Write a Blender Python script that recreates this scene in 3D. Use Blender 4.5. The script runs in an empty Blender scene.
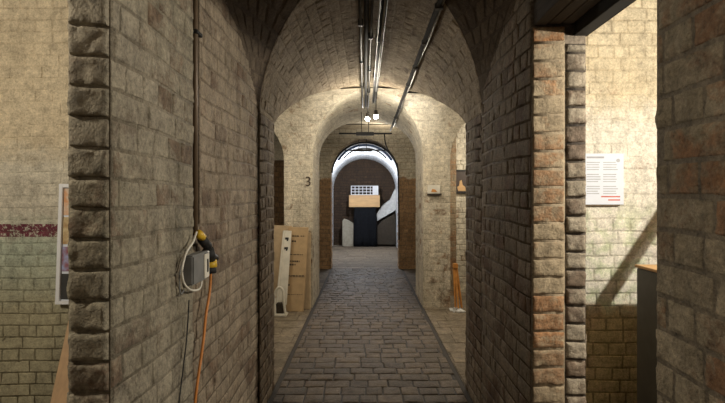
import bpy, bmesh, math, random
from mathutils import Vector, noise
random.seed(7)
C = bpy.context.scene.collection
F = 480.0; H = 1.55
V = Vector

# ------------------------------------------------------------------ materials
def newmat(name):
    m = bpy.data.materials.new(name); m.use_nodes = True
    nt = m.node_tree; nt.nodes.clear()
    out = nt.nodes.new('ShaderNodeOutputMaterial'); b = nt.nodes.new('ShaderNodeBsdfPrincipled')
    nt.links.new(b.outputs[0], out.inputs[0])
    return m, nt, b
def nd(nt, t, **kw):
    n = nt.nodes.new(t)
    for k, v in kw.items():
        if isinstance(k, str) and hasattr(n, k): setattr(n, k, v)
    return n
def setin(n, d):
    for k, v in d.items(): n.inputs[k].default_value = v
def mixc(nt, fac, a, b, blend='MIX'):
    n = nt.nodes.new('ShaderNodeMix'); n.data_type = 'RGBA'; n.blend_type = blend
    for sock, v in ((0, fac), (6, a), (7, b)):
        if hasattr(v, 'links') or isinstance(v, bpy.types.NodeSocket): nt.links.new(v, n.inputs[sock])
        elif sock == 0: n.inputs[0].default_value = v
        else: n.inputs[sock].default_value = (*v, 1) if len(v) == 3 else v
    return n.outputs[2]
def mth(nt, op, a, b=0.0, clamp=False):
    n = nt.nodes.new('ShaderNodeMath'); n.operation = op; n.use_clamp = clamp
    for i, v in ((0, a), (1, b)):
        if isinstance(v, bpy.types.NodeSocket): nt.links.new(v, n.inputs[i])
        else: n.inputs[i].default_value = v
    return n.outputs[0]
def nz(nt, vec, scale, detail=4, rough=.6, dist=0):
    n = nt.nodes.new('ShaderNodeTexNoise'); setin(n, {'Scale': scale, 'Detail': detail, 'Roughness': rough, 'Distortion': dist})
    nt.links.new(vec, n.inputs['Vector']); return n.outputs['Fac']
def ramp(nt, fac, lo, hi):
    n = nt.nodes.new('ShaderNodeMapRange'); nt.links.new(fac, n.inputs[0]); n.inputs[1].default_value = lo; n.inputs[2].default_value = hi
    return n.outputs[0]

def brickmat(name, paint, raw, raw2, mortar, cover=.6, paint2=None, dado=None, rough=.85, extra=None, dirt=.5, bump=1.0, mcover=None, grit=1.0):
    m, nt, b = newmat(name)
    tc = nt.nodes.new('ShaderNodeTexCoord'); vec = tc.outputs['Object']
    at = nt.nodes.new('ShaderNodeAttribute'); at.attribute_name = 'bk'
    sep = nt.nodes.new('ShaderNodeSeparateColor'); nt.links.new(at.outputs['Color'], sep.inputs[0])
    r1, isb, r2 = sep.outputs[0], sep.outputs[1], sep.outputs[2]
    xyz = nt.nodes.new('ShaderNodeSeparateXYZ'); nt.links.new(vec, xyz.inputs[0])
    n1 = nz(nt, vec, 1.7, 5); n2 = nz(nt, vec, 9, 6, .7); n3 = nz(nt, vec, 45, 5, .75); n4 = nz(nt, vec, 4.3, 6, .65, .6)
    bc = mixc(nt, r1, raw, raw2)
    bc = mixc(nt, ramp(nt, n2, .3, .75), bc, tuple(c*.55 for c in raw))
    base = mixc(nt, isb, mortar, bc)
    # paint mask
    s = mth(nt, 'ADD', mth(nt, 'MULTIPLY', n4, .9), mth(nt, 'MULTIPLY', n3, .35))
    s = mth(nt, 'ADD', s, mth(nt, 'MULTIPLY', r2, .22))
    thr = .62 + (cover - .5) * .75
    if dado:
        zt, c2 = dado
        t2 = .62 + (c2 - .5) * .75
        wob = mth(nt, 'ADD', xyz.outputs[2], mth(nt, 'MULTIPLY', n2, .1))
        k = ramp(nt, wob, zt, zt + .12)
        thrs = mth(nt, 'ADD', mth(nt, 'MULTIPLY', k, thr - t2), t2)
        d = mth(nt, 'SUBTRACT', thrs, s)
    else:
        d = mth(nt, 'SUBTRACT', thr, s)
    mask = ramp(nt, d, -.06, .08)
    p2 = paint2 or tuple(c*.72 for c in paint)
    pc = mixc(nt, ramp(nt, n1, .35, .65), paint, p2)
    pc = mixc(nt, mth(nt, 'MULTIPLY', r1, .35), pc, tuple(c*.7 for c in paint))
    if extra: pc = extra(nt, pc, vec, xyz, n1, n2, n3)
    col = mixc(nt, mask, base, pc)
    # grime: dark specks and pits
    g = ramp(nt, n3, .62, .74); g = mth(nt, 'MULTIPLY', g, dirt)
    col = mixc(nt, g, col, (.05, .04, .03))
    g2 = mth(nt, 'MULTIPLY', ramp(nt, n2, .5, .75), dirt*.7)
    col = mixc(nt, g2, col, (.10, .075, .05))
    # joints hold dirt
    jm = mth(nt, 'MULTIPLY', mth(nt, 'SUBTRACT', 1.0, isb), (.5 if mcover is None else mcover))
    col = mixc(nt, jm, col, mortar)
    # gritty tonal variation of the paint and clay
    n5 = nz(nt, vec, 75, 4, .8); n6 = nz(nt, vec, 22, 5, .7, .4)
    mp = nt.nodes.new('ShaderNodeMapping'); mp.inputs['Scale'].default_value = (7, 7, .9); nt.links.new(vec, mp.inputs[0])
    n7 = nz(nt, mp.outputs[0], 1.0, 4)
    gv = mth(nt, 'ADD', mth(nt, 'MULTIPLY', ramp(nt, n5, .3, .7), .50*grit), mth(nt, 'MULTIPLY', ramp(nt, n6, .3, .7), .45*grit))
    gv = mth(nt, 'ADD', gv, mth(nt, 'MULTIPLY', ramp(nt, n7, .3, .7), .25*grit))
    gv = mth(nt, 'ADD', gv, 1.04-.60*grit)
    vm = nt.nodes.new('ShaderNodeVectorMath'); vm.operation = 'SCALE'; nt.links.new(col, vm.inputs[0]); nt.links.new(gv, vm.inputs['Scale']); col = vm.outputs[0]
    nt.links.new(col, b.inputs['Base Color']); b.inputs['Roughness'].default_value = rough
    b.inputs['Specular IOR Level'].default_value = .3
    hsum = mth(nt, 'ADD', mth(nt, 'MULTIPLY', n2, .8), mth(nt, 'MULTIPLY', n3, .5))
    hsum = mth(nt, 'ADD', hsum, mth(nt, 'MULTIPLY', nz(nt, vec, 140, 3), .2))
    bp = nt.nodes.new('ShaderNodeBump'); setin(bp, {'Strength': .9*bump, 'Distance': .012})
    nt.links.new(hsum, bp.inputs['Height']); nt.links.new(bp.outputs[0], b.inputs['Normal'])
    return m

def simple(name, col, rough=.6, metal=0, var=.25, scale=12, col2=None, bump=.2, stretch=(1, 1, 1)):
    m, nt, b = newmat(name)
    tc = nt.nodes.new('ShaderNodeTexCoord'); mp = nt.nodes.new('ShaderNodeMapping'); mp.inputs['Scale'].default_value = stretch
    nt.links.new(tc.outputs['Object'], mp.inputs[0]); vec = mp.outputs[0]
    n = nz(nt, vec, scale, 5)
    c2 = col2 or tuple(c*(1-var) for c in col)
    nt.links.new(mixc(nt, ramp(nt, n, .35, .65), col, c2), b.inputs['Base Color'])
    setin(b, {'Roughness': rough, 'Metallic': metal})
    bp = nt.nodes.new('ShaderNodeBump'); setin(bp, {'Strength': bump, 'Distance': .005})
    nt.links.new(n, bp.inputs['Height']); nt.links.new(bp.outputs[0], b.inputs['Normal'])
    return m
def glow(name, col, s):
    m, nt, b = newmat(name)
    setin(b, {'Base Color': (1, 1, 1, 1), 'Emission Color': (*col, 1), 'Emission Strength': s})
    return m

GREY = (.40, .345, .265); GREY2 = (.29, .245, .18)
BR = (.20, .115, .065); BR2 = (.12, .075, .05)
M = {}
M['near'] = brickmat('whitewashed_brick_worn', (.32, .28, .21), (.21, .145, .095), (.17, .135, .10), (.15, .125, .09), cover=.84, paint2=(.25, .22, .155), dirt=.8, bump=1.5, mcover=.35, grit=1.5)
def pale_edge(nt, pc, vec, xyz, n1, n2, n3):
    return pc
M['jamb'] = brickmat('grey_chipped_brick_ends', (.36, .31, .235), (.22, .16, .11), (.17, .13, .10), (.045, .035, .028), cover=.72, paint2=(.25, .21, .155), dirt=.8, bump=1.4, mcover=.85, grit=1.4)
M['nearright'] = brickmat('large_worn_brown_brick', (.28, .235, .165), (.25, .13, .065), (.15, .10, .065), (.15, .12, .085), cover=.72, paint2=(.17, .14, .095), dirt=.8, bump=2.0, mcover=.5, grit=1.55)
M['leftmid'] = brickmat('grimy_whitewashed_brick', (.31, .25, .18), (.19, .125, .08), (.15, .11, .08), (.13, .10, .075), cover=.78, paint2=(.22, .175, .12), dirt=.75, bump=1.3, mcover=.35, grit=1.4)
M['tan'] = brickmat('tan_stock_brick', (.36, .29, .19), (.38, .195, .09), (.28, .20, .125), (.22, .175, .12), cover=.74, paint2=(.28, .22, .145), dirt=.6, bump=1.3, grit=1.3)
M['darkbrick'] = brickmat('shaded_dark_brick', (.27, .22, .165), (.20, .13, .085), (.14, .10, .07), (.09, .07, .055), cover=.74, paint2=(.2, .165, .12), dirt=.7, bump=1.3, mcover=.4, grit=1.4)  # darker brick copy, shade of the right walls facing away from the lamp
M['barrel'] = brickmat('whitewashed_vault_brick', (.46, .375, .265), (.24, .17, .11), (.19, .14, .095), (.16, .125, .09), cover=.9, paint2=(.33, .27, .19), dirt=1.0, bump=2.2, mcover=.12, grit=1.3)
M['groin'] = brickmat('shaded_vault_brick', (.15, .115, .08), (.12, .085, .06), (.09, .07, .05), (.08, .06, .045), cover=.7, dirt=.6)  # dark tone holds the shade of the backlit vault webs
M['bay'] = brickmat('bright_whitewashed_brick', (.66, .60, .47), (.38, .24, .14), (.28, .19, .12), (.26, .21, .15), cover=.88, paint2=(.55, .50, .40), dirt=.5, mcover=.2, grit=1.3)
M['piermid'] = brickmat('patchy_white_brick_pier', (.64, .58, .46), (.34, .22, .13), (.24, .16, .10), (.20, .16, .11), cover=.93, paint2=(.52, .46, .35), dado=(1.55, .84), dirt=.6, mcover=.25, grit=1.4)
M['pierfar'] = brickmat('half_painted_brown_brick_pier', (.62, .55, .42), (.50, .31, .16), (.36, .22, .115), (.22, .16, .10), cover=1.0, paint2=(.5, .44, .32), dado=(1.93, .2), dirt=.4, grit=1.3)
M['brown'] = brickmat('bare_brown_brick', (.34, .25, .16), (.27, .17, .09), (.2, .125, .07), (.12, .09, .06), cover=.3, dirt=.4)
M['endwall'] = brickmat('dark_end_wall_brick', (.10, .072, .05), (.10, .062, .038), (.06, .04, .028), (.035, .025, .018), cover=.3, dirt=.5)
M['tunnel'] = brickmat('cold_white_tunnel_paint', (.72, .74, .76), (.3, .24, .2), (.25, .2, .18), (.45, .45, .45), cover=1.0, paint2=(.55, .57, .60), dirt=.25)

def left_extra(nt, pc, vec, xyz, n1, n2, n3):
    z = xyz.outputs[2]; x = xyz.outputs[0]
    zw = mth(nt, 'ADD', z, mth(nt, 'MULTIPLY', mth(nt, 'SUBTRACT', n2, .5), .35))
    # pale grey band under the cream, green tint, then brown base of dirt and painted-in shade
    k = ramp(nt, zw, 1.95, 1.75); pc = mixc(nt, k, pc, (.50, .46, .37))
    k = ramp(nt, zw, 1.45, 1.2); pc = mixc(nt, mth(nt, 'MULTIPLY', k, .75), pc, (.33, .39, .30))
    k = ramp(nt, zw, 1.15, .75); pc = mixc(nt, mth(nt, 'MULTIPLY', k, .8), pc, (.33, .28, .17))
    # maroon painted stripe
    a = mth(nt, 'GREATER_THAN', zw, 1.265); c = mth(nt, 'LESS_THAN', zw, 1.365)
    zb = mth(nt, 'MULTIPLY', mth(nt, 'GREATER_THAN', z, 1.272), mth(nt, 'LESS_THAN', z, 1.362))
    msk = mth(nt, 'MULTIPLY', zb, ramp(nt, n3, .58, .52))
    pc = mixc(nt, msk, pc, (.13, .03, .045))
    return pc
M['leftroom'] = brickmat('cream_painted_room_wall', (.60, .51, .36), (.32, .22, .13), (.25, .18, .11), (.46, .39, .28), cover=1.02, paint2=(.50, .42, .29), dirt=.5, extra=left_extra, mcover=.04, grit=1.3)
def right_extra(nt, pc, vec, xyz, n1, n2, n3):
    z = xyz.outputs[2]
    zw = mth(nt, 'ADD', z, mth(nt, 'MULTIPLY', mth(nt, 'SUBTRACT', n2, .5), .4))
    k = ramp(nt, zw, 2.25, 2.05); pc = mixc(nt, k, pc, (.66, .62, .53))
    g = mth(nt, 'MULTIPLY', ramp(nt, zw, 1.6, 1.4), ramp(nt, n2, .45, .6)); pc = mixc(nt, mth(nt, 'MULTIPLY', g, .6), pc, (.44, .52, .30))
    k = ramp(nt, zw, .82, .72); pc = mixc(nt, mth(nt, 'MULTIPLY', k, .85), pc, (.60, .48, .24))  # olive tone of the cast shadow painted into the lower wall
    p = mth(nt, 'MULTIPLY', ramp(nt, zw, 1.5, 1.3), ramp(nt, n1, .52, .62)); pc = mixc(nt, mth(nt, 'MULTIPLY', p, .4), pc, (.6, .36, .3))
    return pc
M['rightroom'] = brickmat('pale_painted_room_wall', (.60, .52, .37), (.36, .2, .12), (.28, .18, .11), (.45, .39, .28), cover=.98, paint2=(.52, .43, .28), dirt=.4, extra=right_extra, mcover=.05, grit=1.25)
M['sett'] = brickmat('worn_floor_paver', (.17, .135, .095), (.18, .135, .09), (.07, .055, .04), (.035, .028, .02), cover=.38, paint2=(.10, .08, .057), rough=.55, dirt=.8, bump=1.2, mcover=.8, grit=1.5)
M['slab'] = brickmat('side_stone_floor', (.29, .235, .165), (.25, .2, .14), (.19, .155, .105), (.10, .08, .06), cover=.6, paint2=(.22, .18, .125), rough=.8, dirt=.5, grit=1.4)
M['slabfar'] = brickmat('pale_far_floor', (.23, .18, .125), (.20, .155, .11), (.15, .12, .085), (.07, .055, .04), cover=.6, paint2=(.16, .125, .09), rough=.7, dirt=.4)
M['gutter'] = simple('gutter_shadowy_stone', (.05, .042, .034), .8)
M['plaster'] = simple('plain_dark_ceiling', (.22, .18, .13), .9)
M['wooddark'] = simple('old_dark_timber', (.055, .04, .028), .8, col2=(.03, .022, .016), scale=8, stretch=(8, .6, 8), bump=.6)
M['black'] = simple('black_steel', (.009, .009, .009), .7)
M['iron'] = simple('dark_iron', (.05, .045, .04), .45, .6)
M['galv'] = simple('galvanised_steel', (.36, .35, .33), .45, .9, var=.3)
M['cabgrey'] = simple('dull_grey_paint', (.075, .075, .073), .55)
M['wood'] = simple('pale_plywood', (.50, .32, .17), .6, scale=5, stretch=(6, 6, .6), var=.2)
M['crate'] = simple('yellow_wood', (.62, .38, .17), .55, scale=4, stretch=(.8, 5, 5), var=.22)
M['card'] = simple('brown_cardboard', (.50, .35, .19), .85, var=.18)
M['card2'] = simple('pale_cardboard', (.56, .42, .26), .85, var=.18)
M['ink'] = simple('printed_dark_ink', (.07, .05, .035), .8)
M['white'] = simple('white_paint', (.75, .76, .78), .45, var=.06)
M['cream'] = simple('cream_painted_metal', (.74, .70, .60), .5, var=.15)
M['cloth'] = simple('black_cloth', (.012, .013, .016), .95, var=.4)
M['orange'] = simple('orange_plastic', (.62, .22, .035), .45)
M['orangewood'] = simple('orange_varnished_wood', (.62, .27, .06), .5, scale=20)
M['yellow'] = simple('yellow_plastic', (.72, .45, .03), .45)
M['greybox'] = simple('grey_plastic', (.20, .20, .195), .5)
M['paper'] = simple('poster_paper', (.66, .70, .78), .6, var=.04)
M['redink'] = simple('red_print', (.6, .16, .12), .7)
M['greyink'] = simple('grey_print', (.42, .43, .46), .7)
M['blue'] = simple('blue_plastic_cable', (.12, .2, .42), .4)
M['stone'] = simple('grey_stone_slab', (.40, .36, .28), .85)
M['dark_brown'] = simple('matt_dark_brown', (.06, .045, .03), .9, var=.4)  # also colours the stand-in for the shaded tunnel wall
M['sheet'] = simple('lit_wall_white', (.70, .70, .68), .6)  # white of the stand-in lit wall patch, shared with the plaster crumbs
M['pic1'] = simple('picture_orange_white', (.62, .30, .14), .5, col2=(.65, .6, .5), scale=22)
M['pic2'] = simple('picture_brown_yellow', (.35, .20, .08), .5, col2=(.6, .5, .3), scale=20)
M['pic3'] = simple('picture_maroon_blue', (.25, .05, .04), .5, col2=(.35, .42, .65), scale=16)
M['pic4'] = simple('picture_charcoal', (.05, .05, .05), .5, var=.3)
M['picdark'] = simple('dark_canvas', (.05, .03, .02), .5)
M['lamp'] = glow('lit_lamp_glass', (1, .93, .80), 60)
M['cloth'].node_tree.nodes['Principled BSDF'].inputs['Specular IOR Level'].default_value = .1
M['rust'] = simple('brown_painted_pipe', (.17, .12, .075), .5, .2)

# ------------------------------------------------------------------ helpers
def tag(o, label=None, cat=None, group=None, kind=None):
    if label: o['label'] = label
    if cat: o['category'] = cat
    if group: o['group'] = group
    if kind: o['kind'] = kind
    return o
def obj(name, bm, mat, parent=None, smooth=False):
    me = bpy.data.meshes.new(name); bm.to_mesh(me); bm.free()
    if smooth:
        for p in me.polygons: p.use_smooth = True
    o = bpy.data.objects.new(name, me); C.objects.link(o)
    for mm in (mat if isinstance(mat, (list, tuple)) else [mat]): me.materials.append(mm)
    if parent:
        o.parent = parent; o.location = -V(parent.location) if parent.type == 'EMPTY' else V((0, 0, 0))
    return o
def thing(name, label, cat, loc, group=None):
    o = bpy.data.objects.new(name, None); C.objects.link(o); o.location = loc; o.empty_display_size = .1
    tag(o, label, cat, group); return o
def nbm():
    bm = bmesh.new(); return bm
def box(bm, x0, x1, y0, y1, z0, z1, bev=0, mi=0):
    vs = [bm.verts.new(p) for p in ((x0, y0, z0), (x1, y0, z0), (x1, y1, z0), (x0, y1, z0), (x0, y0, z1), (x1, y0, z1), (x1, y1, z1), (x0, y1, z1))]
    fs = [bm.faces.new([vs[i] for i in f]) for f in ((0, 3, 2, 1), (4, 5, 6, 7), (0, 1, 5, 4), (1, 2, 6, 5), (2, 3, 7, 6), (3, 0, 4, 7))]
    for f in fs: f.material_index = mi
    if bev: bmesh.ops.bevel(bm, geom=list({e for f in fs for e in f.edges}), offset=bev, segments=2, affect='EDGES')
    return vs
def prism(bm, pts, y0, y1, bev=0):
    """polygon in x,z extruded along y"""
    a = [bm.verts.new((x, y0, z)) for x, z in pts]; b = [bm.verts.new((x, y1, z)) for x, z in pts]
    n = len(pts)
    fs = [bm.faces.new(a), bm.faces.new(b[::-1])]
    for i in range(n): fs.append(bm.faces.new((a[i], b[i], b[(i+1) % n], a[(i+1) % n])))
    bmesh.ops.recalc_face_normals(bm, faces=fs)
    if bev: bmesh.ops.bevel(bm, geom=list({e for f in fs for e in f.edges}), offset=bev, segments=1, affect='EDGES')
def tube(bm, pts, r, n=10, r2=None):
    pts = [V(p) for p in pts]; rings = []
    up = V((0, 0, 1))
    for i, p in enumerate(pts):
        d = (pts[min(i+1, len(pts)-1)] - pts[max(i-1, 0)]).normalized()
        a = d.cross(up)
        if a.length < .05: a = d.cross(V((1, 0, 0)))
        a.normalize(); b = d.cross(a).normalized()
        rr = r if r2 is None else r + (r2-r)*i/(len(pts)-1)
        rings.append([bm.verts.new(p + a*rr*math.cos(t*2*math.pi/n) + b*rr*math.sin(t*2*math.pi/n)) for t in range(n)])
    for i in range(len(rings)-1):
        for t in range(n): bm.faces.new((rings[i][t], rings[i][(t+1) % n], rings[i+1][(t+1) % n], rings[i+1][t]))
    bm.faces.new(rings[0][::-1]); bm.faces.new(rings[-1])
def smoothpath(pts, k=8):
    P = [V(p) for p in pts]; out = []
    for i in range(len(P)-1):
        p0 = P[max(i-1, 0)]; p1 = P[i]; p2 = P[i+1]; p3 = P[min(i+2, len(P)-1)]
        for s in range(k):
            t = s/k
            out.append(.5*((2*p1) + (p2-p0)*t + (2*p0-5*p1+4*p2-p3)*t*t + (3*p1-p0-3*p2+p3)*t**3))
    out.append(P[-1]); return out
def sphere(bm, c, r, sc=(1, 1, 1), u=12, v=8):
    g = bmesh.ops.create_uvsphere(bm, u_segments=u, v_segments=v, radius=r)
    for w in g['verts']: w.co = V((w.co.x*sc[0], w.co.y*sc[1], w.co.z*sc[2])) + V(c)

# bricks -------------------------------------------------------------
def at(px, py, y): return V(((px-365)/F*y, y, H-(py-197)/F*y))
class Bricks:
    def __init__(s):
        s.v = []; s.f = []; s.c = []; s.smooth = False
    def face(s, idx, col): s.f.append(idx); s.c.append(col)
    def quad(s, P, uv, col, flip=False):
        n = len(s.v)
        for u, v in uv: s.v.append(P(u, v)[0])
        s.face([n, n+1, n+2, n+3], col)
    def lay(s, P, ur, v0, v1, course=.086, L=.23, bond='english', gap=.011, proud=.010, jit=.003, clip=None, bev=.006, seed=0, wob=.004, skip=0.0, sub=None, rough=.004):
        rnd = random.Random(seed)
        if sub: s.smooth = True
        if not callable(ur): a_, b_ = ur; ur = lambda v: (a_, b_)
        j = 0; v = v0
        while v < v1 - .015:
            vb = min(v+course, v1); vm = (v+vb)/2
            if bond == 'english': step = L if j % 2 == 0 else L/2
            else: step = L
            off = (0 if j % 2 == 0 else L/4 if bond == 'english' else L/2) + rnd.uniform(-.02, .02)
            lo = min(ur(v)[0], ur(vb)[0]); hi = max(ur(v)[1], ur(vb)[1])
            u = lo - step + (off % step) if bond != 'head' else lo
            while u < hi:
                st = step*rnd.uniform(.94, 1.06) if bond != 'head' else (hi-lo)
                if bond == 'run': st = step*rnd.uniform(.72, 1.35)
                a, b = u, u+st; u += st
                cs = []
                for (cu, cv) in ((a+gap/2, v+gap/2), (b-gap/2, v+gap/2), (b-gap/2, vb-gap/2), (a+gap/2, vb-gap/2)):
                    l, h = ur(cv); cu = min(max(cu, l+.001), h-.001)
                    cs.append([cu, cv])
                if clip:
                    if all(clip(*q) is not None for q in cs): continue
                    cs = [list(clip(*q) or q) for q in cs]
                w = ((cs[1][0]-cs[0][0]) + (cs[2][0]-cs[3][0]))/2; hh = ((cs[3][1]-cs[0][1]) + (cs[2][1]-cs[1][1]))/2
                if w < .025 or hh < .02: continue
                if rnd.random() < skip: continue
                r1 = rnd.random(); r2 = rnd.random(); pr = proud*(1+rnd.uniform(-.45, .45))
                mu = sum(q[0] for q in cs)/4; mv = sum(q[1] for q in cs)/4
                if sub:
                    s.grid(P, cs, w, hh, pr, (r1, 1, r2, 1), sub, bev, rough, rnd, wob, seed, vm); continue
                n0 = len(s.v)
                J = [(rnd.uniform(-jit, jit), rnd.uniform(-jit, jit)) for _ in range(4)]
                for lev in range(3):
                    for q, (ju, jv) in zip(cs, J):
                        du = q[0]-mu; dv = q[1]-mv
                        ins = bev if lev == 2 else 0
                        uu = q[0]+ju - math.copysign(min(ins, abs(du)*.4), du); vv = q[1]+jv - math.copysign(min(ins, abs(dv)*.4), dv)
                        vv += wob*math.sin(uu*5+seed)+wob*.6*math.sin(uu*13+vm*3)
                        p, nrm = P(uu, vv)
                        d = (-.004, pr*.55, pr)[lev] + (rnd.uniform(-.0015, .0015) if lev else 0)
                        s.v.append(p + nrm*d)
                col = (r1, 1, r2, 1)
                for L0 in (0, 4):
                    for k in range(4):
                        k2 = (k+1) % 4
                        s.face([n0+L0+k, n0+L0+k2, n0+L0+4+k2, n0+L0+4+k], col)
                s.face([n0+8, n0+9, n0+10, n0+11], col)
            j += 1; v += course
    def grid(s, P, cs, w, hh, pr, col, sub, bev, rough, rnd, wob, seed, vm):
        nu = max(1, int(w/sub)); nv = max(1, int(hh/sub)); eu = min(bev/w, .3); ev = min(bev/hh, .3)
        us = [0, eu*.45] + [eu+(1-2*eu)*i/nu for i in range(nu+1)] + [1-eu*.45, 1]
        vs = [0, ev*.45] + [ev+(1-2*ev)*i/nv for i in range(nv+1)] + [1-ev*.45, 1]
        tu = rnd.uniform(-.0025, .0025); tv = rnd.uniform(-.0025, .0025)
        n0 = len(s.v); W = len(us); Hn = len(vs)
        for j, fv in enumerate(vs):
            for i, fu in enumerate(us):
                a = [cs[0][k]*(1-fu)+cs[1][k]*fu for k in (0, 1)]; b = [cs[3][k]*(1-fu)+cs[2][k]*fu for k in (0, 1)]
                u = a[0]*(1-fv)+b[0]*fv; v = a[1]*(1-fv)+b[1]*fv
                v += wob*math.sin(u*5+seed)+wob*.6*math.sin(u*13+vm*3)
                e = min(i, j, W-1-i, Hn-1-j)
                p0, n_ = P(u, v)
                if e == 0: d = -.005
                else:
                    nn = noise.fractal(p0*26, 1.0, 2.0, 3); chip = noise.noise(p0*40+V((5, 5, 5)))
                    d = pr*(.62 if e == 1 else 1) + tu*(fu-.5)*2 + tv*(fv-.5)*2 + nn*rough
                    if e <= 2 and chip > .25: d -= pr*1.3*(chip-.1)
                    d = max(d, .0012)
                q = V((noise.noise(p0*33), noise.noise(p0*33+V((7, 0, 0))), noise.noise(p0*33+V((0, 7, 0)))))*(.0025 if e else .0)
                s.v.append(p0 + n_*d + q)
        for j in range(Hn-1):
            for i in range(W-1):
                a = n0+j*W+i; s.face([a, a+1, a+W+1, a+W], col)
    def base(s, P, ur, v0, v1, step=.1, clip=None):
        if not callable(ur): a_, b_ = ur; ur = lambda v: (a_, b_)
        nv = max(1, int(round((v1-v0)/step)))
        lo = ur(v0); hi = ur(v1); nu = max(1, int(round(max(lo[1]-lo[0], hi[1]-hi[0])/step)))
        for j in range(nv):
            va = v0+(v1-v0)*j/nv; vb = v0+(v1-v0)*(j+1)/nv
            for i in range(nu):
                cs = []
                for fu, vv in ((i/nu, va), ((i+1)/nu, va), ((i+1)/nu, vb), (i/nu, vb)):
                    l, h = ur(vv); cs.append((l+(h-l)*fu, vv))
                if clip:
                    if all(clip(*q) is not None for q in cs): continue
                    cs = [clip(*q) or q for q in cs]
                s.quad(P, cs, (.5, 0, .5, 1))
    def box(s, x0, x1, y0, y1, z0, z1):
        n = len(s.v)
        s.v += [V(p) for p in ((x0, y0, z0), (x1, y0, z0), (x1, y1, z0), (x0, y1, z0), (x0, y0, z1), (x1, y0, z1), (x1, y1, z1), (x0, y1, z1))]
        for f in ((0, 3, 2, 1), (4, 5, 6, 7), (0, 1, 5, 4), (1, 2, 6, 5), (2, 3, 7, 6), (3, 0, 4, 7)): s.face([n+i for i in f], (.5, 0, .5, 1))
    def build(s, name, mat, label=None, cat=None, parent=None):
        me = bpy.data.meshes.new(name); me.from_pydata([tuple(v) for v in s.v], [], s.f)
        ca = me.color_attributes.new('bk', 'FLOAT_COLOR', 'CORNER')
        i = 0; data = []
        for f, c in zip(s.f, s.c):
            for _ in f: data.extend(c)
        ca.data.foreach_set('color', data)
        me.materials.append(mat); me.validate()
        if s.smooth: me.polygons.foreach_set('use_smooth', [len(p.vertices) == 4 for p in me.polygons])
        o = bpy.data.objects.new(name, me); C.objects.link(o)
        if parent: o.parent = parent; return o
        return tag(o, label, cat, None, 'structure')

def Pxm(x):   # face looking +x ; u=y v=z
    return lambda u, v: (V((x, u, v)), V((1, 0, 0)))
def Pxn(x): return lambda u, v: (V((x, u, v)), V((-1, 0, 0)))
def Pyn(y): return lambda u, v: (V((u, y, v)), V((0, -1, 0)))
def Pyp(y): return lambda u, v: (V((u, y, v)), V((0, 1, 0)))
def Pz(z): return lambda u, v: (V((u, v, z)), V((0, 0, 1)))
def wallbox(name, mat, ext, faces, label, z0=0, z1=3.1, **kw):
    x0, x1, y0, y1 = ext; B = Bricks(); m = .0
    B.box(x0, x1, y0, y1, z0, z1)
    for i, f in enumerate(faces.split()):
        P, ur = {'+x': (Pxm(x1), (y0, y1)), '-x': (Pxn(x0), (y0, y1)), '-y': (Pyn(y0), (x0, x1)), '+y': (Pyp(y1), (x0, x1))}[f]
        k = dict(kw); v0 = k.pop('v0', z0)
        if k.get('front') and f == '-y': k.update(k['front'])
        k.pop('front', None)
        B.lay(P, ur, v0, z1, seed=hash(name) % 1000 if False else len(name)*7+i, **k)
    return B.build(name, mat, label, 'wall')

# ------------------------------------------------------------------ layout numbers
XL, XR = -.735, .815; CX = .04; R = .775; ZS = H+.59        # barrel centre, radius, springing
CEIL = 3.15
YA, YB = 3.35, 3.87        # first cross wall
YC, YD = 6.7, 7.7          # second cross wall
YE, YF = 10.3, 10.7        # third cross wall
YEND = 15.5

# near partitions
wallbox('wall_left', M['near'], (-.815, -.70, 1.32, 1.95), '-y +x -x', 'near left partition end of rough whitewashed brick beside the frame',
        z0=-.0744, z1=CEIL, course=.0836, proud=.0035, gap=.007, sub=.018, rough=.0045, front=dict(bond='head', proud=.013, gap=.006, bev=.005, rough=.006, sub=.012))
wallbox('wall_left_middle', M['leftmid'], (-.865, -.75, 1.95, YA), '+x -x', 'grimy brick wall on the left behind the conduit and junction box', z1=CEIL, course=.0836, proud=.004, gap=.007, sub=.03, rough=.004)
wallbox('wall_right', M['nearright'], (.815, 1.08, -1.2, 1.34), '-x +y', 'closest right wall of large worn bricks at the frame edge', z1=CEIL, course=.091, proud=.0035, gap=.008, bev=.008, sub=.016, rough=.006)
wallbox('wall_right_middle', M['darkbrick'], (.815, 1.08, 2.352, YA), '-x +x', 'dark brick wall on the right beyond the doorway', z1=CEIL, course=.088, proud=.004, gap=.008, sub=.03, rough=.004)
# doorway end face of tan bricks (part of the same wall, different bricks)
B = Bricks(); B.box(.8155, .9745, 2.339, 2.3515, 0, 2.38)
B.lay(Pyn(2.339), (.812, .975), .012, 2.38, course=.088, bond='head', proud=.007, gap=.010, seed=3, bev=.006, sub=.014, rough=.006)
B.build('wall_right_doorway', M['tan'], 'orange and tan brick jamb of the right doorway', 'wall')
B = Bricks(); B.box(.9765, 1.0795, 2.349, 2.3515, 0, 2.3)
B.lay(Pyn(2.345), (.975, 1.083), .055, 2.3, course=.088, bond='head', proud=.013, gap=.011, seed=5, bev=.008, sub=.014, rough=.007)
B.build('wall_right_doorway', M['jamb'], 'column of grey brick ends at the outer edge of the right doorway jamb', 'wall')
# wall over the doorway
wallbox('wall_right_above', M['darkbrick'], (.815, 1.08, 1.34, 2.352), '-x', 'brickwork over the right doorway lintel', z0=2.5, z1=CEIL, course=.088)

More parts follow.
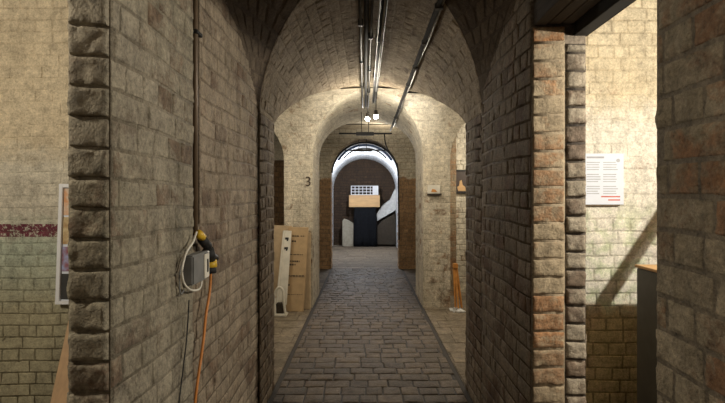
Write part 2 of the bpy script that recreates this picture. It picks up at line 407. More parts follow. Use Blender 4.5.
# cross wall one: room walls left and right + piers
B = Bricks(); B.box(-3.5, -.74, YA, YB, 0, CEIL+.3)
B.lay(Pyn(YA), (-3.5, -.87), 0, CEIL+.3, course=.082, proud=.002, gap=.006, seed=11, sub=.03, rough=.008)
B.build('wall_left_room', M['leftroom'], 'cream painted brick wall of the left side room with a maroon stripe', 'wall')
B = Bricks(); B.box(.82, 3.3, YA, YB, 0, CEIL+.3)
B.lay(Pyn(YA), (1.08, 3.3), 0.01, CEIL+.3, course=.0865, proud=.003, gap=.007, seed=12, sub=.03, rough=.006)
B.build('wall_right_room', M['rightroom'], 'pale painted brick wall of the right side room behind the notice', 'wall')
wall_spec = [('wall_left_arch', XL, 1), ('wall_right_arch', XR, -1)]
for nm, x, s in wall_spec:
    B = Bricks(); x0, x1 = (x-.02, x) if s > 0 else (x, x+.02)
    B.box(x0, x1, YA, YB, 0, ZS)
    B.lay(Pxm(x) if s > 0 else Pxn(x), (YA, YB+.005), 0, ZS, seed=21, proud=.004, sub=.03)
    xx = (-1.3, XL) if s > 0 else (XR, 1.3)
    B.lay(Pyp(YB), xx, 0, ZS, seed=22)
    B.build(nm, M['leftmid' if s > 0 else 'darkbrick'], 'short %s jamb wall under the first arch' % ('left' if s > 0 else 'right'), 'wall')

# barrel vault pieces
def interp(tab, h):
    for (a, ya), (b, yb) in zip(tab, tab[1:]):
        if h <= b: return ya + (yb-ya)*(h-a)/(b-a)
    return tab[-1][1]
def hs(v, r): return r*math.sin(max(0, min(math.pi, v/r)))
def barrelP(cx, zs, r):
    def P(u, v):
        t = v/r
        return V((cx+r*math.cos(t), u, zs+r*math.sin(t))), V((-math.cos(t), 0, -math.sin(t)))
    return P
yB = lambda h: YA - .85*(1-math.sqrt(max(0, 1-(h/R)**2)))
TAB = [(0, 3.87), (.1, 4.08), (.263, 4.5), (.447, 4.95), (.6, 5.4), (.70, 5.72), (.775, 5.98)]
yC = lambda h: interp(TAB, h)
yD = lambda h: YC - .72*(1-math.sqrt(max(0, 1-(h/R)**2)))
M3, H3 = 9.0, 1.3
yE = lambda h: M3 - H3*math.sqrt(max(0, 1-(h/R)**2))
def vault(name, mat, cx, zs, r, ya, yb, label, seed=1, course=.08, proud=.006, **kw):
    B = Bricks(); P = barrelP(cx, zs, r); ur = lambda v: (ya(hs(v, r)), yb(hs(v, r)))
    B.base(P, ur, 0, math.pi*r, .06)
    B.lay(P, ur, 0, math.pi*r, course=course, seed=seed, proud=proud, wob=.002, **kw)
    return B.build(name, mat, label, 'vault')
vault('ceiling', M['barrel'], CX, ZS, R, yB, yC, 'whitewashed brick barrel vault above the conduits in the foreground arch', 31, proud=.003, gap=.005, sub=.03, rough=.008)
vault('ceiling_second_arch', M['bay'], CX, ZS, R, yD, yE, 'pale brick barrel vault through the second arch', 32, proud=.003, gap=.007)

# dark transverse vault over the near bay (between the partitions)
A_TAB = [(0, 3.35), (.1, 3.27), (.19, 3.15), (.33, 2.95), (.44, 2.62), (.56, 2.25), (.70, 1.75), (.775, 1.3)]
def near_cross(side):
    B = Bricks(); xw = XL-.02 if side < 0 else XR+.005
    def P(u, v):   # u 0..1 from wall to groin, v = height above springing
        h = min(v, R); xg = CX + side*math.sqrt(max(0, R*R-h*h)); ya_ = interp(A_TAB, h); yg = yB(h)
        # narrow height start lower on the wall side
        p = V((xw+(xg-xw)*u, ya_+(yg-ya_)*u, ZS+h-.0)); return p, V((0, -.8, -.6))
    B.base(P, (0, 1), 0, R, .05)
    for j in range(int(R/.08)):
        h = j*.08+.04; n = 1+int(2*h/.23*1.5)
        for i in range(n):
            g = .008; a = i/n; b = (i+1)/n
            cs = [(a+.02, j*.08+g), (b-.02, j*.08+g), (b-.02, j*.08+.08-g), (a+.02, j*.08+.08-g)]
            n0 = len(B.v)
            for lev in (0, 1):
                for q in cs:
                    p, nr = P(*q); B.v.append(p+nr*(-.003 if lev == 0 else .006))
            col = (random.random(), 1, random.random(), 1)
            for k in range(4): B.face([n0+k, n0+(k+1) % 4, n0+4+(k+1) % 4, n0+4+k], col)
            B.face([n0+4, n0+5, n0+6, n0+7], col)
    return B.build('ceiling_%s_spandrel' % ('left' if side < 0 else 'right'), M['groin'], 'shade-coloured cross vault web between the %s wall and the first arch' % ('left' if side < 0 else 'right'), 'vault')
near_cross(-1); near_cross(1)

# flat ceilings for rooms behind / beside camera
def slab(name, ext, z0, z1, mat, label, cat='ceiling'):
    bm = nbm(); box(bm, *ext, z0, z1); o = obj(name, bm, mat); tag(o, label, cat, None, 'structure'); return o
slab('ceiling_left_room', (-3.5, -.74, -3, YA), CEIL+.25, CEIL+.4, M['plaster'], 'dark ceiling over the left side room')
slab('ceiling_right_room', (.82, 3.3, -3, YA), CEIL+.25, CEIL+.4, M['plaster'], 'dark ceiling over the right side room')
slab('ceiling_near', (-.74, .82, -3, 2.5), ZS+R, ZS+R+.15, M['groin'], 'dark-toned crown of the vault over the viewer')
slab('wall_back', (-3.5, 3.3, -3.1, -3), 0, CEIL+.3, M['brown'], 'brick wall behind the viewer', 'wall')
slab('wall_left_outer', (-3.6, -3.5, -3, YA), 0, CEIL+.3, M['brown'], 'outer side wall of the left room', 'wall')
slab('wall_right_outer', (3.3, 3.4, -3, YA), 0, CEIL+.3, M['brown'], 'outer side wall of the right room', 'wall')

# second bay: transverse vault, cross wall two
SLx, SLr, SLz = -1.13-.7, .7, H+.50      # side arch left
SRx, SRr, SRz = 1.19+.7, .7, H+.55
def clip_circ(cx, zs, r):
    def f(x, z):
        if z <= zs:
            if abs(x-cx) < r-1e-4: return (cx + math.copysign(r, x-cx), z)
            return None
        dx, dz = x-cx, z-zs; d = math.hypot(dx, dz)
        if d < r-1e-4:
            if d < 1e-6: return (cx, zs+r)
            return (cx+dx/d*r, zs+dz/d*r)
        return None
    return f
def clips(*fs):
    def f(x, z):
        for g in fs:
            q = g(x, z)
            if q is not None: return q
        return None
    return f
c2 = clips(clip_circ(CX, ZS, R), clip_circ(SLx, SLz, SLr), clip_circ(SRx, SRz, SRr))
def wall_cross(name, mat, y, x0, x1, zt, clip, label, seed, **kw):
    B = Bricks(); P = Pyn(y)
    B.base(P, (x0, x1), 0, zt, .05, clip); B.lay(P, (x0, x1), 0, zt, clip=clip, seed=seed, **kw)
    return B
B = wall_cross('x', None, YC, -2.6, 2.7, ZS, c2, '', 41, proud=.003, gap=.007)
# transverse vault far half: z from springing to crown, at y=yD
def PD(u, v):
    h = min(max(v-ZS, 0), R*.999); y = yD(h); 
    s = math.sqrt(max(0, 1-(h/R)**2)); return V((u, y, v)), V((0, -max(s, .1), -h/R)).normalized()
B.base(PD, (-2.6, 2.7), ZS, ZS+R, .05, c2); B.lay(PD, (-2.6, 2.7), ZS, ZS+R, clip=c2, seed=42, course=.075, proud=.003, gap=.007)
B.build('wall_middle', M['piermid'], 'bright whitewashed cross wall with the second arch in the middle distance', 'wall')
# near half of this vault (from crown down to first piers)
B = Bricks()
def PC(sgn):
    def P(u, v):
        h = min(v, R); xg = CX+sgn*math.sqrt(max(0, R*R-h*h)); xe = sgn*2.65
        return V((xg+(xe-xg)*u, yC(h), ZS+h)), V((0, .3, -1)).normalized()
    return P
for s in (-1, 1): B.base(PC(s), (0, 1), 0, R, .1)
B.build('ceiling_middle', M['bay'], 'pale cross vault over the lit second bay', 'vault')
for s, nm in ((-1, 'left'), (1, 'right')):
    xw = -2.6 if s < 0 else 2.7
    slab('wall_%s_second_bay' % nm, (xw-.1, xw, YB, YEND-5) if s < 0 else (xw, xw+.1, YB, YEND-5), 0, 3.2, M['brown'], 'unseen outer wall of the %s side bays, added to contain light' % nm, 'wall')  # out of sight, put in to keep the bay light from escaping
    # passage walls through cross wall two
    x = XL if s < 0 else XR
    B = Bricks(); o_ = -.35 if s < 0 else .35
    B.box(min(x, x+o_), max(x, x+o_), YC+.004, YD, 0, ZS)
    B.lay(Pxm(x) if s < 0 else Pxn(x), (YC, YD), 0, ZS, seed=50+s, proud=.003, gap=.007)
    B.build('wall_%s_second_arch' % nm, M['piermid'], '%s reveal of the second arch' % nm, 'wall')
# things seen beyond the side openings
B = Bricks(); B.box(-2.6, -1.2, 8.2, 8.3, 0, 3.1); B.lay(Pyn(8.2), (-2.6, -1.2), 0, 3.1, seed=61)
B.build('wall_left_far', M['brown'], 'narrow strip of bare brown brick seen past the left bright pier', 'wall')
B = Bricks(); B.box(1.30, 1.425, 7.5, 7.72, 0, 3.1); B.lay(Pyn(7.5), (1.30, 1.425), 0, 3.1, seed=62, proud=.004)
B.build('wall_right_pillar', M['tan'], 'thin brown brick strip right of the bright middle pier', 'wall')
B = Bricks(); B.box(1.3, 2.7, 7.75, 7.85, 0, 3.1); B.lay(Pyn(7.75), (1.3, 2.7), 0, 3.1, seed=63)
B.build('wall_right_far', M['bay'], 'pale wall behind the small dark picture', 'wall')

# third bay
ZS3, R3, CX3 = 2.01, .735, .0
c3 = clip_circ(CX3, ZS3, R3)
B = wall_cross('x', None, YE, -2.6, 2.7, ZS, c3, '', 71, proud=.005)
def PE(u, v):
    h = min(max(v-ZS, 0), R*.999); s = math.sqrt(max(0, 1-(h/R)**2))
    return V((u, M3+H3*s, v)), V((0, -max(s, .1), -h/R)).normalized()
B.base(PE, (-2.6, 2.7), ZS, ZS+R, .05, c3); B.lay(PE, (-2.6, 2.7), ZS, ZS+R, clip=c3, seed=72, course=.075, proud=.004)
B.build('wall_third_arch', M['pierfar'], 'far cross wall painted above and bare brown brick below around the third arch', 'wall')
def yE3(h):
    z = ZS3+h
    if z <= ZS: return YE
    return M3+H3*math.sqrt(max(0, 1-((z-ZS)/R)**2))
vault('ceiling_third_arch', M['barrel'], CX3, ZS3, R3, yE3, lambda h: YF, 'brick soffit of the third arch', 73)
B = Bricks()
for s in (-1, 1):
    x = CX3+s*R3
    B.box(min(x, x+s*.3), max(x, x+s*.3), YE+.004, YF, 0, ZS3)
    B.lay(Pxn(x) if s > 0 else Pxm(x), (YE, YF), 0, ZS3, seed=74)
B.build('wall_third_reveal', M['pierfar'], 'brick reveals of the third arch', 'wall')
B = Bricks()
def PN(u, v):
    h = min(max(v-ZS, 0), R*.999); return V((u, yE(h), v)), V((0, .5, -.8)).normalized()
B.base(PN, (-2.6, 2.7), ZS, ZS+R, .06, clip_circ(CX, ZS, R))
B.base(Pyp(YD), (-2.6, 2.7), 0, ZS, .1, c2)
B.build('ceiling_third_bay', M['bay'], 'cross vault between second and third arches', 'vault')

# end tunnel
TX, TR, TZ = -.02, 1.0, 1.78
vault('ceiling_tunnel', M['tunnel'], TX, TZ, TR, lambda h: YF, lambda h: YEND, 'cold white painted end tunnel vault', 81, proud=.003)
B = Bricks()
for s in (-1, 1):
    x = TX+s*TR; B.box(min(x, x+s*.05), max(x, x+s*.05), YF, YEND, 0, TZ)
    B.lay(Pxn(x) if s > 0 else Pxm(x), (YF, YEND), 0, TZ, seed=82, proud=.003)
B.build('wall_tunnel_sides', M['tunnel'], 'white side walls of the end tunnel', 'wall')
B = Bricks(); 
cfar = lambda x, z: None
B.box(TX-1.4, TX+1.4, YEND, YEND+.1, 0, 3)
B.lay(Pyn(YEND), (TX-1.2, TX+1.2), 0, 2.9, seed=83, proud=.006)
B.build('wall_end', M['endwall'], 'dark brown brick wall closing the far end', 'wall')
# back of third cross wall around the tunnel
B = Bricks(); ct = clip_circ(CX3, ZS3, R3); B.base(Pyp(YF), (-1.3, 1.3), 0, 3.0, .08, ct)
B.build('wall_tunnel_mouth', M['tunnel'], 'inside face of the third arch wall', 'wall')

# ------------------------------------------------------------------ floors
B = Bricks(); B.base(Pz(-.004), (XL, XR), -3, YE+.1, .5)
gutw = .035
rnd = random.Random(5)
def Pf(u, v):
    n = noise.noise(V((u*2.1, v*1.3, 0)))*.006
    return V((u, v, n)), V((0, 0, 1))
B.lay(Pf, (XL+gutw, XR-gutw), 2.6, YE+.1, course=.145, L=.18, bond='run', gap=.009, proud=.004, bev=.008, sub=.05, rough=.005, seed=91, wob=.003)
B.build('floor', M['sett'], 'dark worn paver path running down the middle of the passage', 'floor')
for s, nm in ((-1, 'left'), (1, 'right')):
    B = Bricks(); x = XL if s < 0 else XR
    ex = (-3.5, x) if s < 0 else (x, 3.3)
    B.base(Pz(.004), ex, -3, YE+.1, .5)
    ey = (-1.7, x-.005) if s < 0 else (x+.005, 1.8)
    B.lay(Pz(.006), ey, YB, YC+1.5, course=.30, L=.45, bond='run', gap=.008, proud=.004, bev=.004, seed=93+s, wob=.002)
    B.build('floor_%s' % nm, M['slab'], 'paler stone floor beside the path on the %s' % nm, 'floor')
    bm = nbm(); gx = (x, x+gutw) if s < 0 else (x-gutw, x)
    box(bm, gx[0], gx[1], 2.6, YE, -.03, -.001); tag(obj('trim_%d' % (1 if s < 0 else 2), bm, M['gutter']), 'dark drainage gutter along the %s edge of the paver path' % nm, 'gutter', None, 'structure')
B = Bricks(); B.base(Pz(.0), (-1.4, 1.4), YE+.1, YEND, .3)
B.lay(Pz(.0), (-1.4, 1.4), YE+.1, YEND, course=.3, L=.5, bond='run', proud=.004, seed=99)
B.build('floor_far', M['slabfar'], 'pale floor of the end tunnel', 'floor')

# ------------------------------------------------------------------ doorway lintel
t = thing('door_lintel', 'dark timber and black steel lintel over the right doorway', 'lintel', (.95, 1.85, 2.38))
bm = nbm()
for k in range(3): box(bm, .822+k*.066, .822+k*.066+.060, 1.22, 2.34, 2.385+.004*k, 2.495, .003)
obj('timber', bm, M['wooddark'], t)
bm = nbm(); box(bm, 1.022, 1.092, 1.15, 2.46, 2.34, 2.352, .002); box(bm, 1.082, 1.092, 1.15, 2.46, 2.34, 2.44, .002)
box(bm, 1.022, 1.08, 1.15, 2.335, 2.352, 2.495)
obj('steel_beam', bm, M['black'], t)

# ------------------------------------------------------------------ overhead services
HZ = H+1.30
def clipset(parent, xs, z, ys, w):
    for y in ys:
        bm = nbm(); box(bm, xs-w, xs+w, y-.012, y+.012, z-.018, z+.035, .003); obj('clip', bm, M['iron'], parent)
t = thing('electrical_conduit', 'dark conduit running along the vault crown, leftmost of the three overhead lines', 'conduit', (.0, 4.5, HZ), 'conduits along the vault crown')
bm = nbm(); tube(bm, [(-.034, 2.2, HZ), (-.034, 4, HZ), (-.034, 6.95, HZ)], .011); obj('pipe', bm, M['iron'], t, True)
clipset(t, -.034, HZ, (2.6, 3.6, 4.6, 5.6), .02)
t = thing('electrical_conduit', 'middle thin conduit along the vault crown beside the steel cable tray', 'conduit', (.03, 4.5, HZ), 'conduits along the vault crown')
bm = nbm(); tube(bm, [(.047, 2.2, HZ), (.047, 4, HZ), (.047, 6.95, HZ)], .009); obj('pipe', bm, M['iron'], t, True)
clipset(t, .047, HZ, (2.9, 3.9, 4.9, 5.9), .018)
t = thing('electrical_conduit', 'thickest black conduit along the vault crown, between the two thinner ones', 'conduit', (.015, 4.5, HZ), 'conduits along the vault crown')
bm = nbm(); tube(bm, [(.011, 2.2, HZ+.012), (.011, 4, HZ+.012), (.011, 6.95, HZ+.012)], .018); obj('pipe', bm, M['black'], t, True)
t = thing('cable_tray', 'galvanised steel cable tray along the vault crown above the lamps', 'cable tray', (.12, 4.5, HZ))
bm = nbm(); box(bm, .098, .104, 2.2, 6.6, HZ-.02, HZ+.02); box(bm, .146, .152, 2.2, 6.6, HZ-.02, HZ+.02); box(bm, .098, .152, 2.2, 6.6, HZ+.016, HZ+.02)
obj('channel', bm, M['iron'], t)
bm = nbm(); tube(bm, [(.118, 2.2, HZ), (.118, 6.6, HZ)], .008); obj('cable', bm, M['black'], t, True)
bm = nbm(); tube(bm, [(.134, 2.2, HZ-.01), (.134, 6.6, HZ-.01)], .008); obj('cable', bm, M['galv'], t, True)
clipset(t, .125, HZ+.008, (2.8, 4.0, 5.2), .035)
# right duct
DX, DZ = .462, H+1.19
t = thing('cable_duct', 'black cable duct slung along the right shoulder of the vault', 'cable duct', (DX, 5.5, DZ))
bm = nbm(); box(bm, DX-.022, DX+.006, 2.6, 8.6, DZ-.012, DZ+.012, .003); obj('duct', bm, M['black'], t)
bm = nbm(); tube(bm, smoothpath([(DX+.018, 2.6+i*.5, DZ-.004+.012*math.sin(i*2.3)) for i in range(12)], 4), .007); obj('cable', bm, M['galv'], t, True)
for y in (3.0, 3.7, 4.4, 5.1, 6.4, 7.2):
    bm = nbm(); box(bm, DX-.026, DX+.028, y-.02, y+.02, DZ-.018, DZ+.018, .003); obj('bracket', bm, M['iron'], t)
bm = nbm(); box(bm, DX+.02, DX+.21, 5.48, 5.50, DZ-.002, DZ+.018, .002); obj('arm', bm, M['black'], t)
# ceiling lamps
def lamp(px, py, y, label, r=.029):
    p = at(px, py, y); t = thing('spot_lamp', label, 'lamp', p, 'lit spot lamps under the crown')
    bm = nbm(); tube(bm, [(p.x, y, HZ-.02), (p.x, y, p.z+.05)], .006); obj('stem', bm, M['iron'], t)
    bm = nbm(); tube(bm, [(p.x, y+.005, p.z+.075), (p.x, y, p.z+.03), (p.x, y, p.z+.018)], .02, 14, .034); obj('shade', bm, M['iron'], t, True)
    bm = nbm(); sphere(bm, p, r); obj('bulb', bm, M['lamp'], t, True)
    return p
P1 = lamp(367.6, 119, 6.05, 'left glowing spot lamp of the pair under the vault crown')
P2 = lamp(376, 116.5, 5.85, 'right glowing spot lamp of the pair under the vault crown')
def bar(y, py, x0, x1, bx0, bx1, label, mat='black', hang=None):
    z = at(0, py, y).z; X = lambda p: (p-365)/F*y
    t = thing('ceiling_batten', label, 'light batten', ((X(x0)+X(x1))/2, y, z))
    bm = nbm(); tube(bm, [(X(x0), y, z), (X(x1), y, z)], .014); obj('rod', bm, M[mat], t)
    bm = nbm(); box(bm, X(bx0), X(bx1), y-.04, y+.04, z-.03, z+.02, .006); obj('housing', bm, M[mat], t)
    top = hang
    for q in (.3, .7):
        x = X(bx0)+(X(bx1)-X(bx0))*q; bm = nbm(); tube(bm, [(x, y, z), (x, y, top)], .006); obj('hanger', bm, M['iron'], t)
bar(7.55, 133.5, 339, 392, 356, 374, 'black bar fixture crossing the second arch', hang=ZS+.75)
bar(9.9, 150.3, 344, 386, 353, 372, 'thinner dark bar fixture in front of the far arch', hang=ZS+.72)
bm = nbm(); tube(bm, smoothpath([at(384.5, 133, 8.6), at(385, 141, 8.6), at(388, 150, 9.2), at(395, 160, 10.24), at(398, 172, 10.24), at(399, 240, 10.24)]), .012)
tag(obj('drop_cable', bm, M['black'], None, True), 'black cable dropping from the overhead duct down the right side of the far arch', 'cable')
def arc(name, r, y, rad, mat, label, a0=0, a1=180, cz=ZS3):
    pts = [(CX3+r*math.cos(math.radians(a)), y, cz+r*math.sin(math.radians(a))) for a in range(a0, a1+1, 5)]
    bm = nbm(); tube(bm, pts, rad); tag(obj(name, bm, M[mat], None, True), label, 'cable')
arc('arch_cable', R3-.02, YE+.03, .02, 'black', 'black cable clipped around the edge of the far arch', 0, 178)
arc('arch_cable', R3-.07, YE+.1, .026, 'blue', 'blue cable curving inside the top of the far arch', 30, 150)
arc('arch_cable', R3-.13, YE+.2, .016, 'greybox', 'grey cable just inside the blue one at the top of the far arch', 40, 140)

# ------------------------------------------------------------------ left wall services
xw = -.735
def lw(px, y=None, py=200, x=xw):     # pixel on the plane x = const
    y = x*F/(px-365); return V((x, y, H-(py-197)/F*y))
t = thing('wall_conduit', 'dark vertical conduit down the left wall above the junction box', 'conduit', lw(195.5, py=235))
p = lw(195.5, py=235); bm = nbm(); tube(bm, [p, (p.x, p.y, 2.9)], .0105); obj('pipe', bm, M['rust'], t, True)
p = lw(199.0, py=235); bm = nbm(); tube(bm, [(p.x, p.y+.0, p.z+.05), (p.x, p.y, 2.9)], .006); obj('cable', bm, M['leftmid'], t, True)
q = lw(196, py=33); bm = nbm(); box(bm, q.x-.014, q.x+.016, q.y-.03, q.y+.04, q.z-.008, q.z+.008, .002); obj('clip', bm, M['black'], t)
# junction box on the end of the near partition
xj = -.685
def lj(px, py, x=xj):
    y = x*F/(px-365); return V((x, y, H-(py-197)/F*y))
t = thing('junction_box', 'grey electrical junction box on the left wall corner', 'electrical box', lj(192, 277))
a = lj(185.5, 256); b = lj(203.5, 277)
bm = nbm(); box(bm, -.70+.001, -.655, a.y, b.y-.02, b.z, a.z, .006); obj('case', bm, M['greybox'], t)
bm = nbm(); box(bm, -.656, -.650, b.y-.085, b.y-.03, b.z+.008, a.z-.008, .002); obj('faceplate', bm, M['cream'], t)
bm = nbm(); box(bm, -.6505, -.648, b.y-.060, b.y-.045, b.z+.03, a.z-.03, .001); obj('switch', bm, M['black'], t)
t = thing('power_connector', 'yellow and black plug connector beside the grey junction box', 'plug', lj(206, 240))
for nm, mt, (x0, y0, x1, y1), r in (('cap', 'yellow', (198.5, 233.5, 203, 238), .017), ('body', 'black', (202, 239, 207.5, 246), .021), ('cap', 'yellow', (206.5, 245, 209.5, 247.5), .012)):
    bm = nbm(); tube(bm, [lj(x0, y0, -.70), lj(x1, y1, -.70)], r, 14); obj(nm, bm, M[mt], t, True)
t = thing('power_connector', 'lower yellow banded black socket hanging right of the junction box', 'plug', lj(209, 262))
for nm, mt, (x0, y0, x1, y1), r in (('body', 'black', (208, 250, 210.5, 259), .026), ('band', 'yellow', (210, 261, 210.5, 266.5), .030), ('cap', 'iron', (210, 254, 216, 258), .014), ('body', 'black', (210, 267, 210, 273), .028), ('latch', 'galv', (206, 252, 212, 253.5), .010)):
    bm = nbm(); tube(bm, [lj(x0, y0, -.70), lj(x1, y1, -.70)], r, 14); obj(nm, bm, M[mt], t, True)
def wire(name, pts, r, mat, label, x=-.69):
    bm = nbm(); tube(bm, smoothpath([lj(a, b, x) for a, b in pts]), r, 8); tag(obj(name, bm, M[mat], None, True), label, 'cable')
wire('cream_cable', [(196.5, 232), (193, 242), (187, 251), (183.5, 262), (182, 272), (184, 283), (189, 289), (195, 290.5), (200, 288), (201.5, 281), (199, 277)], .0042, 'cream', 'cream cable looping around the grey junction box', -.672)
wire('grey_cable', [(190, 248), (184, 258), (180, 272), (179.5, 285), (181, 294), (184, 290)], .003, 'greybox', 'thin grey cable loop left of the cream one', -.684)
wire('orange_cable', [(210.5, 273), (210.3, 285), (208.5, 300), (206, 315), (204, 335), (201.5, 355), (198.5, 375), (195, 403), (193, 430), (191, 470)], .0062, 'orange', 'orange cable hanging down the left wall from the socket', -.705)
wire('black_cable', [(189, 300), (188, 320), (186, 345), (183, 370), (179, 403), (176, 440)], .0026, 'black', 'thin black cable hanging near the pale wall corner', -.684)

# ------------------------------------------------------------------ left room items
t = thing('picture_board', 'white framed board with a column of small pictures on the cream wall', 'picture board', at(66, 303, 3.32))
yb = 3.32
def P2d(px, py, y=yb): q = at(px, py, y); return (q.x, q.z)
bm = nbm()
prism(bm, [P2d(61.5, 186), P2d(65.3, 186), P2d(61.6, 303), P2d(57.5, 303)], yb-.03, yb, .003)
prism(bm, [P2d(61.5, 184), P2d(110, 184), P2d(110, 187.5), P2d(61.5, 187.5)], yb-.028, yb)
prism(bm, [P2d(57.5, 300), P2d(110, 300), P2d(110, 303.5), P2d(57.5, 303.5)], yb-.028, yb)
obj('frame', bm, M['white'], t)
bm = nbm(); prism(bm, [P2d(65, 187), P2d(109, 187), P2d(109, 301), P2d(61, 301)], yb-.01, yb-.002); obj('backing', bm, M['paper'], t)
for k, (a, b, mt) in enumerate(((188.5, 215, 'pic1'), (217, 244, 'pic2'), (246.5, 271, 'pic3'), (273.5, 299, 'pic4'))):
    x = 65.6-(a-186)*.033
    for j, xo in enumerate((0, 15, 30)):
        bm = nbm(); prism(bm, [P2d(x+xo, a), P2d(x+xo+13, a), P2d(x+xo+12.2, b), P2d(x+xo-.8, b)], yb-.013, yb-.0102); obj('picture', bm, M[mt if j == 0 else ('pic2', 'pic4', 'pic1', 'pic3')[k]], t)
bm = nbm()
pts = [at(71.5, 305, 3.25), at(105, 305, 3.25), at(96, 450, 2.9), at(39, 450, 2.9)]
pts[2].z = .012; pts[3].z = .012
vs = [bm.verts.new(p) for p in pts]; vb = [bm.verts.new(p+V((0, .03, 0))) for p in pts]
bm.faces.new(vs); bm.faces.new(vb[::-1])
for i in range(4): bm.faces.new((vs[i], vb[i], vb[(i+1) % 4], vs[(i+1) % 4]))
bmesh.ops.recalc_face_normals(bm, faces=bm.faces); bmesh.ops.bevel(bm, geom=bm.edges[:], offset=.004, segments=1, affect='EDGES')
tag(obj('wooden_board', bm, M['wood']), 'pale wooden board leaning below the picture board in the left room', 'board')

# ------------------------------------------------------------------ right room items
yp = YA-.012
t = thing('notice_poster', 'white information notice taped on the pale wall in the right room', 'poster', at(605, 205, yp))
bm = nbm(); a = at(580, 153.5, yp); b = at(623.5, 204.5, yp); box(bm, a.x, b.x, yp-.002, yp, b.z, a.z); obj('sheet', bm, M['paper'], t)
bm = nbm()
rr = random.Random(3)
for col, (x0, x1) in enumerate(((586.5, 600.5), (603, 618))):
    for k in range(14):
        yy = 162+k*2.4
        if k % 5 == 4: continue
        p = at(x0, yy, yp); q = at(x1-rr.uniform(0, 3), yy+.8, yp); box(bm, p.x, q.x, yp-.0028, yp-.0021, q.z, p.z)
p = at(586.5, 156.5, yp); q = at(604, 158.3, yp); box(bm, p.x, q.x, yp-.0028, yp-.0021, q.z, p.z)
obj('printed_text', bm, M['greyink'], t)
bm = nbm(); c = at(618, 160.5, yp); tube(bm, [(c.x, yp-.0021, c.z), (c.x, yp-.003, c.z)], .013, 20); obj('emblem', bm, M['greyink'], t)
bm = nbm()
for (x0, x1, yy) in ((601, 620, 196), (608, 620, 199.3)):
    p = at(x0, yy, yp); q = at(x1, yy+1.3, yp); box(bm, p.x, q.x, yp-.0028, yp-.0021, q.z, p.z)
obj('red_text', bm, M['redink'], t)
bm = nbm(); p = at(580, 204.6, yp); q = at(619, 206.2, yp); box(bm, p.x, q.x, yp-.012, yp+.004, q.z, p.z)
tag(obj('notice_ledge', bm, M['brown']), 'thin brown strip along the bottom of the wall notice', 'ledge')
t = thing('grey_cabinet', 'dull grey cabinet with a thin wooden top in the right room', 'cabinet', (1.8, 2.67, 0))
bm = nbm(); box(bm, 1.64, 2.36, 2.46, 2.90, .0, 1.125, .006); obj('body', bm, M['cabgrey'], t)
bm = nbm(); box(bm, 1.655, 1.99, 2.452, 2.461, .06, 1.10, .003); dr = obj('door', bm, M['cabgrey'], t)
bm = nbm(); box(bm, 2.0, 2.345, 2.452, 2.461, .06, 1.10, .003); obj('door', bm, M['cabgrey'], t)
bm = nbm(); tube(bm, [(1.955, 2.44, .80), (1.955, 2.44, .92)], .009); h_ = obj('handle', bm, M['galv'], t); h_.parent = dr; h_.location = (0, 0, 0)
bm = nbm(); box(bm, 1.63, 2.37, 2.45, 2.905, 1.126, 1.142, .003); obj('top', bm, M['crate'], t)
bm = nbm(); d = V((2.079-1.814, 0, 1.56-1.165)); p0 = V((1.79, 2.86, 1.165)); tube(bm, [p0, p0+d*.5, p0+d*2.3], .038, 12)
tag(obj('leaning_pole', bm, M['wood'], None, True), 'pole standing slanted on the grey cabinet, casting a diagonal shadow on the wall', 'pole')

# ------------------------------------------------------------------ second bay items
def panel(name, pts_front, thick, mat, parent=None, bev=.003):
    """pts are 3D front corners; thickness goes backwards (+y)"""
    bm = nbm(); vs = [bm.verts.new(p) for p in pts_front]; vb = [bm.verts.new(V(p)+V((0, thick, 0))) for p in pts_front]
    bm.faces.new(vs); bm.faces.new(vb[::-1]); n = len(vs)
    for i in range(n): bm.faces.new((vs[i], vb[i], vb[(i+1) % n], vs[(i+1) % n]))
    bmesh.ops.recalc_face_normals(bm, faces=bm.faces)
    if bev: bmesh.ops.bevel(bm, geom=bm.edges[:], offset=bev, segments=1, affect='EDGES')
    return obj(name, bm, mat, parent)
def gp(px, y, z=.012): return V(((px-365)/F*y, y, z))
def ptz(px, py, y): return at(px, py, y)
t = thing('flattened_carton', 'tall flattened cardboard box with printed lines leaning on the left bright pier', 'cardboard', gp(295, 6.45))
fr = [ptz(288.5, 227, 6.60), ptz(308.5, 227.5, 6.60), gp(303.5, 6.45), gp(284.5, 6.45)]
panel('board', fr, .035, M['card'], t)
def onp(u, v):  # u across, v down
    a = fr[0].lerp(fr[1], u); b = fr[3].lerp(fr[2], u); p = a.lerp(b, v); p.y -= .002; return p
for (u0, u1, v0, v1) in ((.2, .55, .10, .115), (.62, .85, .10, .112), (.2, .42, .16, .18), (.15, .8, .325, .335), (.15, .65, .40, .42), (.15, .45, .44, .46), (.1, .95, .575, .585), (.1, .95, .59, .597), (.1, .2, .68, .70), (.1, .9, .80, .806)):
    q0 = u0; kk = random.Random(int(v0*999))
    while q0 < u1:
        q1 = min(u1, q0+kk.uniform(.05, .16)); panel('print', [onp(q0, v0), onp(q1, v0), onp(q1, v1), onp(q0, v1)], .0015, M['ink'], t, 0); q0 = q1+kk.uniform(.02, .05)
t = thing('flattened_carton', 'paler cardboard sheet edge leaning behind the printed panel on the right side', 'cardboard', gp(305, 6.5))
panel('board', [ptz(307, 232, 6.655), ptz(311, 233, 6.655), gp(310.5, 6.58), gp(304, 6.58)], .018, M['card2'], t)
panel('cardboard_sheet', [ptz(268, 225, 6.66), ptz(292, 226, 6.66), gp(288, 6.62), gp(266, 6.62)], .02, M['card2'])
tag(bpy.context.scene.objects['cardboard_sheet'], 'wide pale cardboard sheet standing furthest back behind the white panel', 'cardboard')
t = thing('metal_panel', 'white metal channel with dark slots leaning in front of the cardboard', 'metal panel', gp(280, 6.3))
